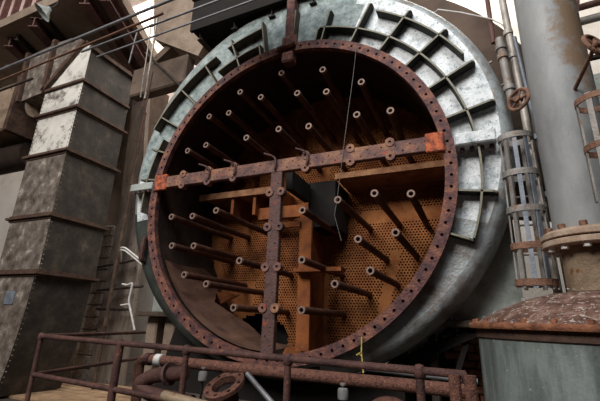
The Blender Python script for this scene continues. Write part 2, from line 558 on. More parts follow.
for a, r1 in ((-8, 2.36), (15, 2.5), (27, 2.55), (39, 2.62), (51, 2.64), (63, 2.62), (75, 2.5), (87, 2.62), (99, 2.62), (111, 2.62),
              (123, 2.5), (135, 2.5), (147, 2.5), (159, 2.34), (171, 2.34)):
    spoke(a, r1, 'rib' if a < 80 else 'ribrust')


def hoop(r, a0, a1, m='rib', y0=0.0, th=.02, name='hoop_rib'):
    mb = arc_plate(MB(), RC, r - th / 2, r + th / 2, a0, a1, y0, .3, max(4, int(abs(a1 - a0) / 3)))
    return lit_edges(mb.build(name, m, cond))


hoop(2.215, -20, 77)
hoop(2.50, 30, 60)
hoop(2.19, 101, 120, 'ribrust')
hoop(2.17, 154, 184, 'ribrust')
hoop(2.47, 99, 113, 'ribrust')
hoop(2.47, 118, 152, 'ribrust')
spoke(-20.5, 2.23)
spoke(77.5, 2.23)
spoke(101, 2.23, 'ribrust')
# the split flange: two bolted horizontal plates at the right, one at the left
sf = MB()
sf.bevbox(2.0, 2.37, -.05, .3, ZC + .17, ZC + .30, .012)
sf.build('split_flange', 'shell', cond)
for x in (2.06, 2.15, 2.24, 2.33):
    MB().cyl((x, .05, ZC + .13), (x, .05, ZC + .17), .022, 6).build('nut', 'bargrey', cond)
sf = MB()
sf.bevbox(-2.42, -2.0, -.03, .3, ZC + .17, ZC + .28, .01)
sf.build('split_flange', 'body', cond)
for x in (-2.08, -2.17, -2.26, -2.35):
    MB().cyl((x, .0, ZC + .14), (x, .0, ZC + .17), .02, 6).build('nut', 'bargrey', cond)

# gasket bars across the opening with their bolt lugs
hb = MB()
hb.bevbox(-1.90, 1.90, -.045, .03, ZC + .155, ZC + .315, .006)
hb.build('cross_bar', 'bar', cond)
MB().bevbox(1.72, 1.9, -.06, .0, ZC + .13, ZC + .345, .01).build('end_block', 'orange', cond)
MB().bevbox(-1.92, -1.72, -.06, .0, ZC + .12, ZC + .35, .01).build('end_block', 'orange', cond)
vb = MB().bevbox(-.075, .075, -.04, .03, ZC - 1.93, ZC + .16, .006)
vb.build('upright_bar', 'bargrey', cond)


def lug_mb():
    mb = MB()
    n = 14
    vs = []
    for y in (-.055, .02):
        for r in (.051, .017):
            for i in range(n):
                w = 2 * pi * i / n
                vs.append((r * cos(w), y, r * sin(w)))
    fs = []
    for i in range(n):
        q = (i + 1) % n
        fs += [(i, q, n + q, n + i), (2 * n + i, 2 * n + q, q, i), (n + i, n + q, 3 * n + q, 3 * n + i)]
    return mb.add([(a, b, c + ZC) for a, b, c in vs], fs)


lug = lug_mb().build('lug', 'bar', cond)
spots_ = []
for x in (-1.44, -1.02, -.62, .38, .92, 1.36):
    for z in (.155, .315):
        spots_.append((x, z))
for z in (-.1, -.52, -.98, -1.42):
    for x in (-.075, .075):
        spots_.append((x, z))
lug.location = (spots_[0][0], 0, spots_[0][1])
for x, z in spots_[1:]:
    dup(lug, (x, 0, z), cond)
# small rivets on the bars (joined: a few pixels together)
rv = MB()
for i in range(46):
    x = -1.66 + i * .075
    rv.lathe([(.0, -.008), (.010, -.004), (.011, .004)], (x, -.046, ZC + .2 + .07 * (i % 2)), (0, 1, 0), 6)
for i in range(22):
    rv.lathe([(.0, -.008), (.010, -.004), (.011, .004)], (-.03 + .06 * (i % 2), -.041, ZC - 1.88 + i * .09), (0, 1, 0), 6)
stuff(rv.build('rivets', 'ring', cond))
# clamps hooked over the cross bar
for x in (-1.02, -.62, -.04, .38):
    c_ = MB().tube(round_path([(x - .1, -.13, ZC + .38), (x - .03, -.10, ZC + .36), (x + .03, -.075, ZC + .33), (x + .04, -.07, ZC + .24), (x + .02, -.07, ZC + .18)], .03, 4), .013, 8)
    c_.build('hook_clamp', 'bargrey', cond, True)

# perforated tube sheet
YS = 1.55


def tube_sheet():
    vs, fs = [], []
    pit = .043
    hr = .0138
    rows = int(4.2 / (pit * .866)) + 1
    cell = pit / sqrt(3)
    cor = [(cell * cos(radians(30 + 60 * k)), cell * sin(radians(30 + 60 * k))) for k in range(6)]
    hol = [(hr * cos(radians(30 + 60 * k)), hr * sin(radians(30 + 60 * k))) for k in range(6)]
    for j in range(rows):
        z = -2.1 + j * pit * .866
        for i in range(int(4.2 / pit) + 1):
            x = -2.1 + i * pit + (pit / 2 if j % 2 else 0)
            if x * x + z * z > 2.09 ** 2:
                continue
            # torn away gap at the lower left
            if (x + 1.02) ** 2 / .5 ** 2 + (z + 1.82) ** 2 / .36 ** 2 < 1:
                continue
            o = len(vs)
            vs += [(x + a, YS, ZC + z + b) for a, b in cor]
            solid = abs(x) < .1 or (.33 < z < .45) or (abs(z + .05) < .08 and x > .6) or (1.0 < x < 1.45 and .02 < z < .16) or (x * x + z * z > 1.93 ** 2) \
                or (x < -1.15 and z < -.95) or (abs(x - .98 - .25 * (z + 1.0)) < .075 and -1.6 < z < -.55)
            if solid:
                fs.append(tuple(range(o, o + 6)))
                continue
            vs += [(x + a, YS, ZC + z + b) for a, b in hol]
            vs += [(x + a, YS + .05, ZC + z + b) for a, b in hol]
            for k in range(6):
                q = (k + 1) % 6
                fs.append((o + k, o + q, o + 6 + q, o + 6 + k))
                fs.append((o + 6 + k, o + 6 + q, o + 12 + q, o + 12 + k))
    return vs, fs


me = bpy.data.meshes.new('tube_sheet')
vs, fs = tube_sheet()
me.from_pydata([(a, b, c - ZC) for a, b, c in vs], [], fs)
me.materials.append(M['sheet'])
ts = bpy.data.objects.new('tube_sheet', me)
COL.objects.link(ts)
ts.parent = cond
MB().lathe([(0, 0), (2.14, 0), (2.14, .03), (0, .03)], (0, YS + .36, ZC), (0, 1, 0), 64).build('back_plate', 'black', cond)

# stay tubes (each one a part)
TUBES = [(-.72, 1.51), (-.37, 1.34), (-.08, 1.66), (.52, 1.55), (1.02, 1.25), (.96, .81), (.58, 1.20), (.16, 1.30), (1.36, .76), (.35, .765),
         (-.08, .815), (-.87, 1.20), (-1.22, 1.225), (-.54, .755), (-1.545, .74), (-1.23, .78), (-1.67, -.236), (-1.32, -.25), (-.92, -.215),
         (-1.60, -.64), (-1.23, -.66), (-.51, -.875), (-1.32, -1.03), (-.975, -1.145), (-.55, -1.42), (.33, -1.43), (.70, -1.157), (1.09, -1.03),
         (.31, -.89), (.73, -.228), (.29, -.307), (.956, -.688), (1.358, -.647), (1.15, -.20), (1.53, -.24)]
tb = MB().lathe([(.026, .10), (.042, .10), (.042, YS - .004), (.026, YS - .004)], (0, 0, ZC), (0, 1, 0), 12, True).build('stay_tube', 'tube', cond, True)
te = MB().lathe([(.025, .075), (.043, .075), (.045, .09), (.045, .115), (.040, .12), (.025, .13)], (0, 0, ZC), (0, 1, 0), 12, True).build('tube_collar', 'tubeend', cond, True)
te.parent = tb
for i, (x, z) in enumerate(TUBES):
    if i == 0:
        tb.location = (x, 0, z)
        te.location = (0, 0, 0)
        continue
    c = dup(tb, (x, random.uniform(-.02, .03), z), cond)
    dup(te, (0, 0, 0), c)

# remains of the partitions inside
pp = MB().box(-.05, .03, .95, YS, ZC - 1.95, ZC - .12)
pp.box(-.10, .08, .9, .95, ZC - 1.9, ZC - .12)
pp.build('partition_plate', 'part', cond)
pp = MB().box(.0, .40, .95, YS, ZC - .30, ZC + .36)
pp.box(-.04, .05, .3, .9, ZC + .05, ZC + .30)
pp.build('partition_box', 'black', cond)
sh = MB().box(.39, 1.93, 1.0, YS, ZC + .40, ZC + .44)
sh.box(.39, 1.93, .97, 1.0, ZC + .38, ZC + .46)
sh.build('shelf_plate', 'shelf', cond)
sh = MB().box(-1.95, -.5, 1.0, YS, ZC + .33, ZC + .37)
sh.box(-1.95, -.5, .95, 1.0, ZC + .28, ZC + .38)
sh.build('shelf_plate', 'shelf', cond)
for x in (-1.35, -.95, -.55):
    MB().box(x, x + .05, 1.0, YS, ZC - .02, ZC + .33).build('web_plate', 'part', cond)
MB().box(-.9, .0, 1.1, 1.16, ZC - .08, ZC + .10).build('web_plate', 'part', cond)
MB().box(-.10, .55, .75, .95, ZC - .93, ZC - .88).build('ledge_plate', 'part', cond)
MB().box(-.35, -.08, .85, .9, ZC - .30, ZC - .22).build('ledge_plate', 'part', cond)
# torn liner sheet at the lower left
vs = []
for i in range(13):
    a = radians(206 + i * 4.6)
    yy = .95 + .22 * sin(i * 1.1) * (1 if i < 5 else .5) + .02 * i
    for r, y in ((1.90 - .02, .1), (1.93, .5), (1.92 - .03, yy)):
        vs.append((r * cos(a), y, ZC + r * sin(a)))
fs = []
for i in range(12):
    for k in range(2):
        fs.append((3 * i + k, 3 * i + k + 1, 3 * i + k + 4, 3 * i + k + 3))
MB().add(vs, fs).build('torn_liner', 'liner', cond, True)
MB().add([(-1.60, .9, ZC - 1.15), (-1.22, 1.2, ZC - 1.2), (-1.55, 1.0, ZC - 1.42), (-1.58, .93, ZC - 1.15), (-1.2, 1.23, ZC - 1.2), (-1.53, 1.03, ZC - 1.42)],
         [(0, 1, 2), (5, 4, 3), (0, 3, 4, 1), (1, 4, 5, 2), (2, 5, 3, 0)]).build('torn_flap', 'part', cond)

# hinge bracket at the top of the ring, handle bracket at the left
hg = MB().bevbox(-.02, .14, -.06, .1, 4.86, 5.02, .02)
hg.build('hinge_pad', 'ring', cond)
hg = MB().bevbox(.0, .12, -.02, .2, 5.1, 5.95, .01)
hg.box(-.05, .17, .0, .04, 5.12, 5.3)
hg.build('hinge_strap', 'ring', cond)
MB().tube([(-.08, -.06, 5.08), (.18, -.06, 5.11)], .035, 10).build('hinge_pin', 'ring', cond, True)
MB().tube(round_path([(-2.08, .2, 2.64), (-2.08, .06, 2.64), (-2.08, .06, 2.33), (-2.08, .2, 2.33)], .05), .035, 8).build('side_bracket', 'rail', cond, True)
# flat grey-green body plate behind and its ledge
for sx, x1 in ((-1, 2.3), (1, 2.47)):
    poly = [(sx * 2.2 * cos(radians(a)), ZC + 2.2 * sin(radians(a))) for a in range(6, -42, -4)]
    poly += [(sx * 1.5, 1.66), (sx * x1, 1.66), (sx * x1, ZC + .23)]
    MB().prism(poly, .62, .8).build('body_plate', 'body', cond)
MB().bevbox(-2.4, -1.62, .45, .8, 1.60, 1.67, .01).build('ledge', 'ribrust', cond)
MB().bevbox(1.5, 2.3, .45, .8, 1.60, 1.67, .01).build('ledge', 'ribrust', cond)
MB().prism([(-1.95, .7)] + [(2.24 * cos(radians(a)), ZC + 2.24 * sin(radians(a))) for a in range(222, 307, 6)] + [(1.3, .7)], .5, 1.7).build('sump', 'black', cond)
MB().box(1.25, 2.6, 1.65, 1.72, FZ, 1.66).build('dark_backing', 'dark', cond)  # added dark panel, stands in for shade under the condenser
# riveted girders carrying it
gd = MB()
gd.beam((1.15, .62, 1.20), (2.05, .62, 1.64), .03, .1, (0, 1, 0))
gd.beam((1.15, .55, 1.14), (2.05, .55, 1.58), .08, .02, (0, 1, 0))
gd.build('brace', 'black', cond)
MB().beam((1.98, .6, 1.62), (1.80, .6, 1.15), .05, .05, (0, 1, 0)).build('brace', 'black', cond)
rv = MB()
for i in range(14):
    t = i / 13
    p = V((1.15, .60, 1.21)).lerp(V((2.05, .60, 1.65)), t)
    for dz in (-.025, .025):
        rv.lathe([(0, -.014), (.010, -.01), (.013, .0)], (p.x, p.y - .02, p.z + dz), (0, 1, 0), 6)
stuff(rv.build('brace_rivets', 'cage', cond))
for x in (-2.35, -2.02):
    MB().bevbox(x, x + .2, .6, .9, FZ, 1.6, .02).build('support_leg', 'conc', cond)
for x in (1.55, 2.2):
    MB().bevbox(x, x + .08, .62, .75, FZ, 1.6, .01).build('support_leg', 'dark', cond)

# ================================================================== DUCT
duct = thing('ventilation_duct', 'tall flanged sheet-metal duct with peeling white paint and a mitred elbow', 'duct', (-5.55, 1.0, FZ))
DX0, DX1, DY0, DY1 = -6.17, -4.95, .5, 1.65


def duct_sec(z0, z1, m, x0b=None, x1b=None):
    x0b = DX0 if x0b is None else x0b
    x1b = DX1 if x1b is None else x1b
    vs = [(x0b, DY0, z0), (x1b, DY0, z0), (x1b, DY1, z0), (x0b, DY1, z0), (DX0, DY0, z1), (DX1, DY0, z1), (DX1, DY1, z1), (DX0, DY1, z1)]
    fs = [(0, 1, 5, 4), (1, 2, 6, 5), (2, 3, 7, 6), (3, 0, 4, 7), (0, 3, 2, 1), (4, 5, 6, 7)]
    return MB().add(vs, fs).build('duct_panel', m, duct)


FLZ = [2.27, 3.32, 4.63, 5.58, 6.2]
for i in range(4):
    p = duct_sec(FLZ[i], FLZ[i + 1], ['ductg', 'ductg', 'ductw', 'ductw'][i])
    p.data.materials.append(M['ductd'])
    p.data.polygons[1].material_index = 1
# boot at the foot, bowed to the left
vs, fs = [], []
K = 8
for k in range(K + 1):
    t = k / K
    z = 2.27 - t * 2.025
    s_ = .30 * t * t
    for x, y in ((DX0 - .06 - s_, DY0), (DX1 - .07 - s_, DY0), (DX1 - .07 - s_, DY1), (DX0 - .06 - s_, DY1)):
        vs.append((x, y, z))
for k in range(K):
    for q in range(4):
        r_ = (q + 1) % 4
        fs.append((4 * k + q, 4 * k + r_, 4 * k + 4 + r_, 4 * k + 4 + q))
boot = MB().add(vs, fs).build('duct_boot', 'ductg', duct)
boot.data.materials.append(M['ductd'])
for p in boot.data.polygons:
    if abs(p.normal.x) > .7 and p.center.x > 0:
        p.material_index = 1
MB().box(-5.69, -5.43, .485, .5, 1.72, 1.95).build('name_plate', 'cageblue', duct)
MB().box(-6.3, -6.0, .48, .5, .75, 1.2).build('hatch', 'ductd', duct)
for z in FLZ[:4]:
    f_ = MB()
    w = .07
    x0, x1 = DX0 - w, DX1 + w
    f_.box(x0, x1, DY0 - w, DY0, z - .025, z + .02).box(x0, x1, DY1, DY1 + w, z - .025, z + .02)
    f_.box(x0, DX0, DY0, DY1, z - .025, z + .02).box(DX1, x1, DY0, DY1, z - .025, z + .02)
    f_.box(x0 + .04, x1 - .04, DY0 - .02, DY0, z + .02, z + .06).box(DX1, DX1 + .02, DY0, DY1, z + .02, z + .06)
    f_.box(x0 + .04, x1 - .04, DY0 - .02, DY0, z - .065, z - .025).box(DX1, DX1 + .02, DY0, DY1, z - .065, z - .025)
    f_.build('duct_flange', 'flange', duct)
# riveted corner seams
rv = MB()
z = .3
while z < 6.15:
    off = -.07 - .30 * ((2.27 - z) / 2.05) ** 2 if z < 2.2 else 0
    rv.lathe([(0, -.012), (.012, -.008), (.014, 0)], (DX1 - .03 + off, DY0, z), (0, 1, 0), 6)
    rv.lathe([(0, .012), (.012, .008), (.014, 0)], (DX1 + off, DY0 + .03, z), (1, 0, 0), 6)
    if z > 2.2:
        rv.lathe([(0, -.012), (.012, -.008), (.014, 0)], (DX0 + .03, DY0, z), (0, 1, 0), 6)
    z += .085
stuff(rv.build('rivets', 'ductg', duct))
# elbow
el = MB().prism([(DX0, 6.2), (DX1, 6.2), (DX1, 6.98), (-5.02, 7.12), (-5.17, 7.2)], DY0, DY1).build('elbow_lower', 'ductw', duct)
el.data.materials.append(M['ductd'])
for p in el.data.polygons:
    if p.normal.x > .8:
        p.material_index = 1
MB().prism([(-6.17, 6.27), (-5.2, 7.19), (-5.4, 7.4), (-5.75, 7.52), (-6.22, 7.54)], DY0, DY1).build('elbow_upper', 'ductg', duct)
MB().prism([(-7.05, 6.18), (-6.2, 6.25), (-6.25, 7.54), (-7.2, 7.48)], DY0, DY1).build('elbow_arm', 'ductg', duct)
for (a, b) in (((-6.2, 6.2), (-5.15, 7.22)), ((-6.18, 6.22), (-6.25, 7.58)), ((-7.05, 6.14), (-7.2, 7.5))):
    MB().beam((a[0], DY0 - .05, a[1]), (b[0], DY0 - .05, b[1]), .1, .07, (0, 1, 0)).build('elbow_flange', 'flange', duct)
    MB().beam((b[0], DY0 - .02, b[1]), (b[0], DY1 + .05, b[1]), .07, .06, (0, 0, 1)).build('elbow_flange', 'flange', duct)
MB().beam((DX1 + .04, DY0 - .05, 7.0), (DX1 + .04, DY1 + .05, 7.0), .07, .06).build('elbow_flange', 'flange', duct)
MB().beam((DX0, DY0 - .03, 6.2), (DX1 + .05, DY0 - .03, 6.2), .06, .05).build('elbow_flange', 'flange', duct)
MB().beam((DX1 + .03, DY0, 6.2), (DX1 + .03, DY1, 6.2), .06, .05).build('elbow_flange', 'flange', duct)
# curved throat below the elbow arm
vs, fs = [], []
for i in range(9):
    a = radians(180 + 90 * i / 8)
    x, z = -6.2 + .75 * cos(a) * 1.0, 6.2 + .55 * sin(a)
    vs += [(x, DY0 + .05, z), (x, DY1, z)]
for i in range(8):
    fs.append((2 * i, 2 * i + 1, 2 * i + 3, 2 * i + 2))
MB().add(vs, fs).build('elbow_throat', 'ductt', duct, True)
# the tan side duct
sd = thing('side_duct', 'tan sheet-metal duct box left of the tall duct, cut by the picture edge', 'duct', (-7.9, .9, 5.5))
MB().bevbox(-9.0, -7.25, .5, 1.6, 5.55, 6.82, .04).build('duct_panel', 'ductt', sd)
f_ = MB().box(-7.33, -7.2, .44, 1.66, 5.48, 6.9)
f_.build('duct_flange', 'flange', sd)
MB().tube([(-8.8, 1.2, 5.2), (-7.3, 1.2, 5.2)], .33, 16).build('round_spigot', 'drum', sd, True)

# ================================================================== HAND RAIL
rail = thing('hand_rail', 'rusty tubular handrail with posts running in front of the condenser', 'railing', (-.5, -.75, FZ))
A, B, Cc = V((-2.96, -.49, 1.32)), V((1.93, -1.0, 1.32)), V((-3.62, 2.0, 1.32))
RD = (B - A).normalized()
MB().tube([A, B, B + RD * .03 + V((0, 0, -.05))], .030, 12).build('top_rail', 'rail', rail, True)
MB().tube([A, Cc], .028, 10).build('top_rail', 'rail', rail, True)
dz = V((0, 0, -.44))
MB().tube([A + dz, A + RD * 3.0 + dz], .028, 12).build('mid_rail', 'rail', rail, True)
MB().tube([A + dz, Cc + dz], .026, 10).build('mid_rail', 'rail', rail, True)


def post(p, r=.035, ext=.0):
    MB().tube([(p.x, p.y, FZ), (p.x, p.y, p.z + ext)], r, 12).build('post', 'rail', rail, True)
    MB().lathe([(0, .042), (.026, .036), (.04, .015), (.04, -.03), (.032, -.045)], p, (0, 0, 1), 14).build('fitting', 'rail', rail, True)


for t in (0, 1.55, 2.52, 3.63, 4.65):
    post(A + RD * t, .040 if t == 1.55 else .028)
post(Cc)
post(A.lerp(Cc, .98))
for q in (.0, .09):
    MB().tube([B + V((-.05 + q, -.02, -.0)), (B.x - .05 + q, B.y - .02, FZ)], .036, 10).build('post', 'scale', rail, True)

# ================================================================== LOW PIPES
lp = thing('low_pipe', 'long scaly rust-red pipe running level behind the handrail', 'pipe', (0.3, -.4, 1.1))
MB().tube(round_path([(-1.36, -.365, .60), (-1.40, -.365, 1.155), (-1.15, -.365, 1.155), (1.98, -.365, 1.14)], .1), .052, 14).build('pipe_run', 'scale', lp, True)
MB().lathe([(.053, -.045), (.064, -.04), (.064, .04), (.053, .045)], (-1.12, -.365, 1.155), (1, 0, 0), 14).build('pipe_clamp', 'white', lp, True)
MB().lathe([(.053, -.03), (.065, -.03), (.065, .03), (.053, .03)], (-1.27, -.365, 1.156), (1, 0, 0), 14).build('coupling', 'rail', lp, True)
lo = thing('low_pipe', 'thick rusty pipe bend below the left end of the scaly pipe', 'pipe', (-.5, -.56, .95))
MB().tube(round_path([(-.60, -.545, 1.09), (-1.02, -.55, 1.03), (-1.20, -.555, .93), (-1.0, -.56, .865), (-.48, -.56, .84)], .13), .07, 14).build('pipe_bend', 'rail', lo, True)
MB().lathe([(.072, -.015), (.108, -.015), (.108, .012), (.072, .012)], (-.80, -.547, 1.062), (.97, .0, .14), 24, True).build('flange', 'bargrey', lo, True)
fe = thing('flanged_elbow', 'open rusty pipe elbow with a bolted flange facing up', 'pipe fitting', (-.15, -.5, .95))
ax = V((-.12, -.50, .86)).normalized()
fc = V((-.155, -.54, 1.03))
MB().lathe([(.115, 0), (.195, 0), (.195, -.035), (.13, -.035), (.125, -.08), (.105, -.08)], fc, ax, 24, True).build('flange', 'scale', fe, True)
MB().tube(round_path([fc - ax * .05, fc - ax * .14, fc - ax * .16 + V((0, .02, -.5))], .06), .10, 14, False).build('elbow', 'rail', fe, True)
MB().lathe([(0, -.07), (.104, -.07), (.104, -.075), (0, -.075)], fc, ax, 20).build('bore_shade', 'black', fe)  # black disc painting the shade inside the open elbow
a_ = ax.orthogonal().normalized()
b_ = ax.cross(a_)
for k in range(8):
    w = 2 * pi * k / 8
    p = fc + (a_ * cos(w) + b_ * sin(w)) * .16
    MB().cyl(p, p + ax * .012, .013, 6).build('bolt', 'dark', fe)
tp = MB().tube([(-.3, -1.15, 1.0), (.5, -1.25, .965)], .04, 12).build('short_pipe', 'tanpipe', None, True, (.1, -1.2, 1.0))
tag(tp, 'pale tan pipe at the bottom edge below the open elbow', 'pipe')
tp = MB().tube([(.06, -.5, 1.13), (.40, -.55, .90)], .024, 10).build('grey_bar', 'overpipe', None, True, (.2, -.5, 1.0))
tag(tp, 'short grey bar leaning beside the open elbow flange', 'bar')
tp = MB().tube(round_path([(1.2, -.7, .75), (1.30, -.7, 1.02), (1.48, -.72, 1.05), (1.58, -.74, .8)], .13), .07, 14).build('curved_pipe', 'scale', None, True, (1.4, -.7, .9))
tag(tp, 'short curved rusty pipe near the right end of the rail', 'pipe')
tp = MB().tube([(.55, -.22, 1.25), (2.0, -.22, 1.20)], .024, 10).build('thin_grey_pipe', 'overpipe', None, True, (1.3, -.2, 1.2))
tag(tp, 'thin grey pipe just behind the scaly rust-red pipe', 'pipe')
tp = MB().tube([(1.70, -.84, 1.03), (2.06, -.76, 1.03)], .045, 12).build('stub_pipe', 'rail', None, True, (2, -.8, 1.03))
tag(tp, 'rusty pipe stub ending against the green tank', 'pipe')


def insulator(p, label):
    t = thing('insulator', label, 'insulator', p)
    x, y, z = p
    MB().lathe([(.0, 0), (.04, 0), (.043, .01), (.043, .065), (.036, .08), (.02, .085)], p, (0, 0, 1), 14).build('body', 'insul', t, True)
    MB().lathe([(.012, .085), (.012, .1), (.024, .103), (.024, .118), (0, .12)], p, (0, 0, 1), 12).build('cap', 'cage', t, True)
    MB().tube([(x, y, FZ), (x, y, z + .005)], .012, 6).build('stem', 'dark', t)


insulator((1.00, -.55, 1.02), 'small grey ceramic cylinder below the scaly pipe, right of the middle post')
insulator((-.43, -.5, 1.03), 'small grey ceramic cylinder left of the open pipe elbow')
yc = thing('yellow_cord', 'thin yellow cord tied to the ring and hanging to the pipe', 'cord', (1.09, -.35, 1.3))
MB().tube([(1.02, -.04, 1.48), (1.06, -.2, 1.36), (1.11, -.33, 1.20)], .006, 6).build('cord', 'yellow', yc)
MB().tube([(1.02, -.22, 1.33), (1.06, -.21, 1.36), (1.07, -.22, 1.32), (1.04, -.21, 1.35)], .008, 6).build('knot', 'yellow', yc)

# bricks heaped under the condenser at the right
hp = thing('brick_heap', 'small heap of old bricks under the right side of the condenser', 'bricks', (1.85, 1.2, FZ))
MB().box(1.66, 2.5, 1.29, 1.5, .75, 1.5).build('core', 'concd', hp)
for r_ in range(9):
    for c_ in range(4):
        x = 1.66 + c_ * .23 + (.1 if r_ % 2 else 0)
        z = .75 + r_ * .085
        MB().bevbox(x, x + .215, 1.15 + random.uniform(-.03, .03), 1.3, z, z + .075, .008).build('brick', 'brick', hp)
MB().bevbox(1.62, 2.5, 1.1, 1.6, FZ, .75, .02).build('plinth', 'conc', hp)

# ================================================================== TANK AND BIG PIPE
PX, PY = 2.886, -.301
tank = thing('green_tank', 'round grey-green steel tank with a rusty debris-covered conical top', 'tank', (PX, PY, FZ))
MB().lathe([(.0, FZ), (.85, FZ), (.85, 1.60), (.0, 1.60)], (PX, PY, 0), (0, 0, 1), 72).build('shell', 'tank', tank, True)
MB().lathe([(.80, 1.60), (.905, 1.60), (.91, 1.61), (.91, 1.632), (.905, 1.64), (.80, 1.64)], (PX, PY, 0), (0, 0, 1), 72, True).build('rim', 'rim', tank, True)
MB().lathe([(.852, 1.53), (.865, 1.54), (.865, 1.60), (.852, 1.60)], (PX, PY, 0), (0, 0, 1), 72, True).build('rim_angle', 'flange', tank, True)  # dark brown here paints in the shade below the rim
MB().lathe([(.89, 1.638), (.82, 1.665), (.66, 1.75), (.5, 1.815), (.34, 1.86), (.2, 1.875)], (PX, PY, 0), (0, 0, 1), 64).build('conical_top', 'tanktop', tank, True)
for k in range(30):
    a = 2 * pi * k / 30
    MB().lathe([(0, .028), (.018, .024), (.02, 0)], (PX + .865 * cos(a), PY + .865 * sin(a), 1.642), (0, 0, 1), 6).build('rim_bolt', 'rim', tank)
db = MB()
for k in range(420):
    a = random.uniform(0, 2 * pi)
    r = random.uniform(.4, .88)
    z = 1.64 + (.88 - r) * .50
    s_ = random.uniform(.004, .013)
    db.add([(PX + r * cos(a) + s_ * u, PY + r * sin(a) + s_ * v_, z + s_ * .8 * w + .004) for u, v_, w in ((1, 0, 0), (-.6, .8, 0), (-.6, -.8, 0), (0, .1, 1))],
           [(0, 1, 3), (1, 2, 3), (2, 0, 3), (2, 1, 0)])
stuff(db.build('debris', 'block', tank))

bigp = thing('vertical_pipe', 'thick silver-grey vertical pipe with rust streaks rising from the tank top', 'pipe', (PX, PY, 1.88))
MB().lathe([(.0, 2.3), (.232, 2.3), (.232, 7.5), (0, 7.5)], (PX, PY, 0), (0, 0, 1), 48).build('pipe_run', 'pipe', bigp, True)
MB().lathe([(.0, 1.878), (.205, 1.878), (.205, 2.22), (0, 2.22)], (PX, PY, 0), (0, 0, 1), 40).build('neck', 'pipelow', bigp, True)
MB().lathe([(.0, 2.205), (.32, 2.205), (.325, 2.21), (.325, 2.245), (.32, 2.25), (0, 2.25)], (PX, PY, 0), (0, 0, 1), 48).build('flange', 'bigflange', bigp, True)
MB().lathe([(.0, 2.262), (.32, 2.262), (.325, 2.267), (.325, 2.30), (.29, 2.325), (.234, 2.335), (0, 2.335)], (PX, PY, 0), (0, 0, 1), 48).build('flange', 'bigflange', bigp, True)
for k in range(12):
    a = 2 * pi * k / 12 + .2
    c_ = V((PX + .275 * cos(a), PY + .275 * sin(a), 0))
    MB().lathe([(0, 2.365), (.026, 2.36), (.026, 2.32), (0, 2.32)], c_, (0, 0, 1), 6).build('bolt', 'wheel', bigp)
    MB().lathe([(0, 2.205), (.026, 2.205), (.026, 2.175), (0, 2.175)], c_, (0, 0, 1), 6).build('nut', 'white', bigp)
# rust stain spreading over the upper right of the pipe: a mask round one spot of the paint, broken up by noise
pm = M['pipe'].node_tree
PN, PLk = pm.nodes, pm.links
bs = PN['Principled BSDF']
old = bs.inputs['Base Color'].links[0].from_socket
g_ = PN.new('ShaderNodeNewGeometry')
vs_ = PN.new('ShaderNodeVectorMath')
vs_.operation = 'SUBTRACT'
vs_.inputs[1].default_value = (PX + .13, PY - .18, 4.05)
vm_ = PN.new('ShaderNodeVectorMath')
vm_.operation = 'MULTIPLY'
vm_.inputs[1].default_value = (4.2, 3.0, 1.25)
ln_ = PN.new('ShaderNodeVectorMath')
ln_.operation = 'LENGTH'
nz = PN.new('ShaderNodeTexNoise')
nz.inputs['Scale'].default_value = 7
nz.inputs['Detail'].default_value = 8
nz.inputs['Roughness'].default_value = .7
ad = PN.new('ShaderNodeMath')
ad.operation = 'MULTIPLY_ADD'
ad.inputs[1].default_value = 2.2
rp = PN.new('ShaderNodeValToRGB')
rp.color_ramp.elements[0].position = .62
rp.color_ramp.elements[0].color = (1, 1, 1, 1)
rp.color_ramp.elements[1].position = .82
rp.color_ramp.elements[1].color = (0, 0, 0, 1)
hf = PN.new('ShaderNodeMath')
hf.operation = 'MULTIPLY'
hf.inputs[1].default_value = .42
mx_ = PN.new('ShaderNodeMix')
mx_.data_type = 'RGBA'
mx_.inputs[7].default_value = hexc('7a6450')
PLk.new(g_.outputs['Position'], vs_.inputs[0])
PLk.new(vs_.outputs[0], vm_.inputs[0])
PLk.new(vm_.outputs[0], ln_.inputs[0])
PLk.new(g_.outputs['Position'], nz.inputs['Vector'])
PLk.new(nz.outputs[0], ad.inputs[0])
PLk.new(ln_.outputs['Value'], ad.inputs[2])
PLk.new(ad.outputs[0], hf.inputs[0])
PLk.new(hf.outputs[0], rp.inputs[0])
PLk.new(rp.outputs[0], mx_.inputs[0])
PLk.new(old, mx_.inputs[6])
PLk.new(mx_.outputs[2], bs.inputs['Base Color'])


def handwheel(name, label, c, axis, r, stem_to, m='wheel'):
    t = thing(name, label, 'valve wheel', c)
    c, ax = V(c), V(axis).normalized()
    a = ax.orthogonal().normalized()
    b = ax.cross(a)
    n = 28
    mb = MB()
    mb.tube([c + (a * cos(2 * pi * i / n) + b * sin(2 * pi * i / n)) * r for i in range(n + 1)], r * .17, 8, False)
    mb.build('rim', m, t, True)
    for k in range(5):
        w = 2 * pi * k / 5
        MB().tube([c, c + (a * cos(w) + b * sin(w)) * r * .95], r * .11, 6).build('spoke', m, t, True)
    MB().lathe([(0, -.03), (r * .28, -.03), (r * .28, .03), (0, .03)], c, ax, 14).build('hub', m, t, True)
    MB().tube([c, V(stem_to)], r * .15, 10).build('stem', m, t, True)
    return t


handwheel('valve_wheel', 'rusty handwheel on a stem left of the silver pipe', (2.575, -.2, 3.62), (-.62, -.72, .1), .10, (2.655, -.225, 3.655))
handwheel('valve_wheel', 'rusty handwheel at the right edge on a long stem', (2.985, -.93, 3.53), (.62, -.7, .25), .095, (2.923, -.536, 3.44))

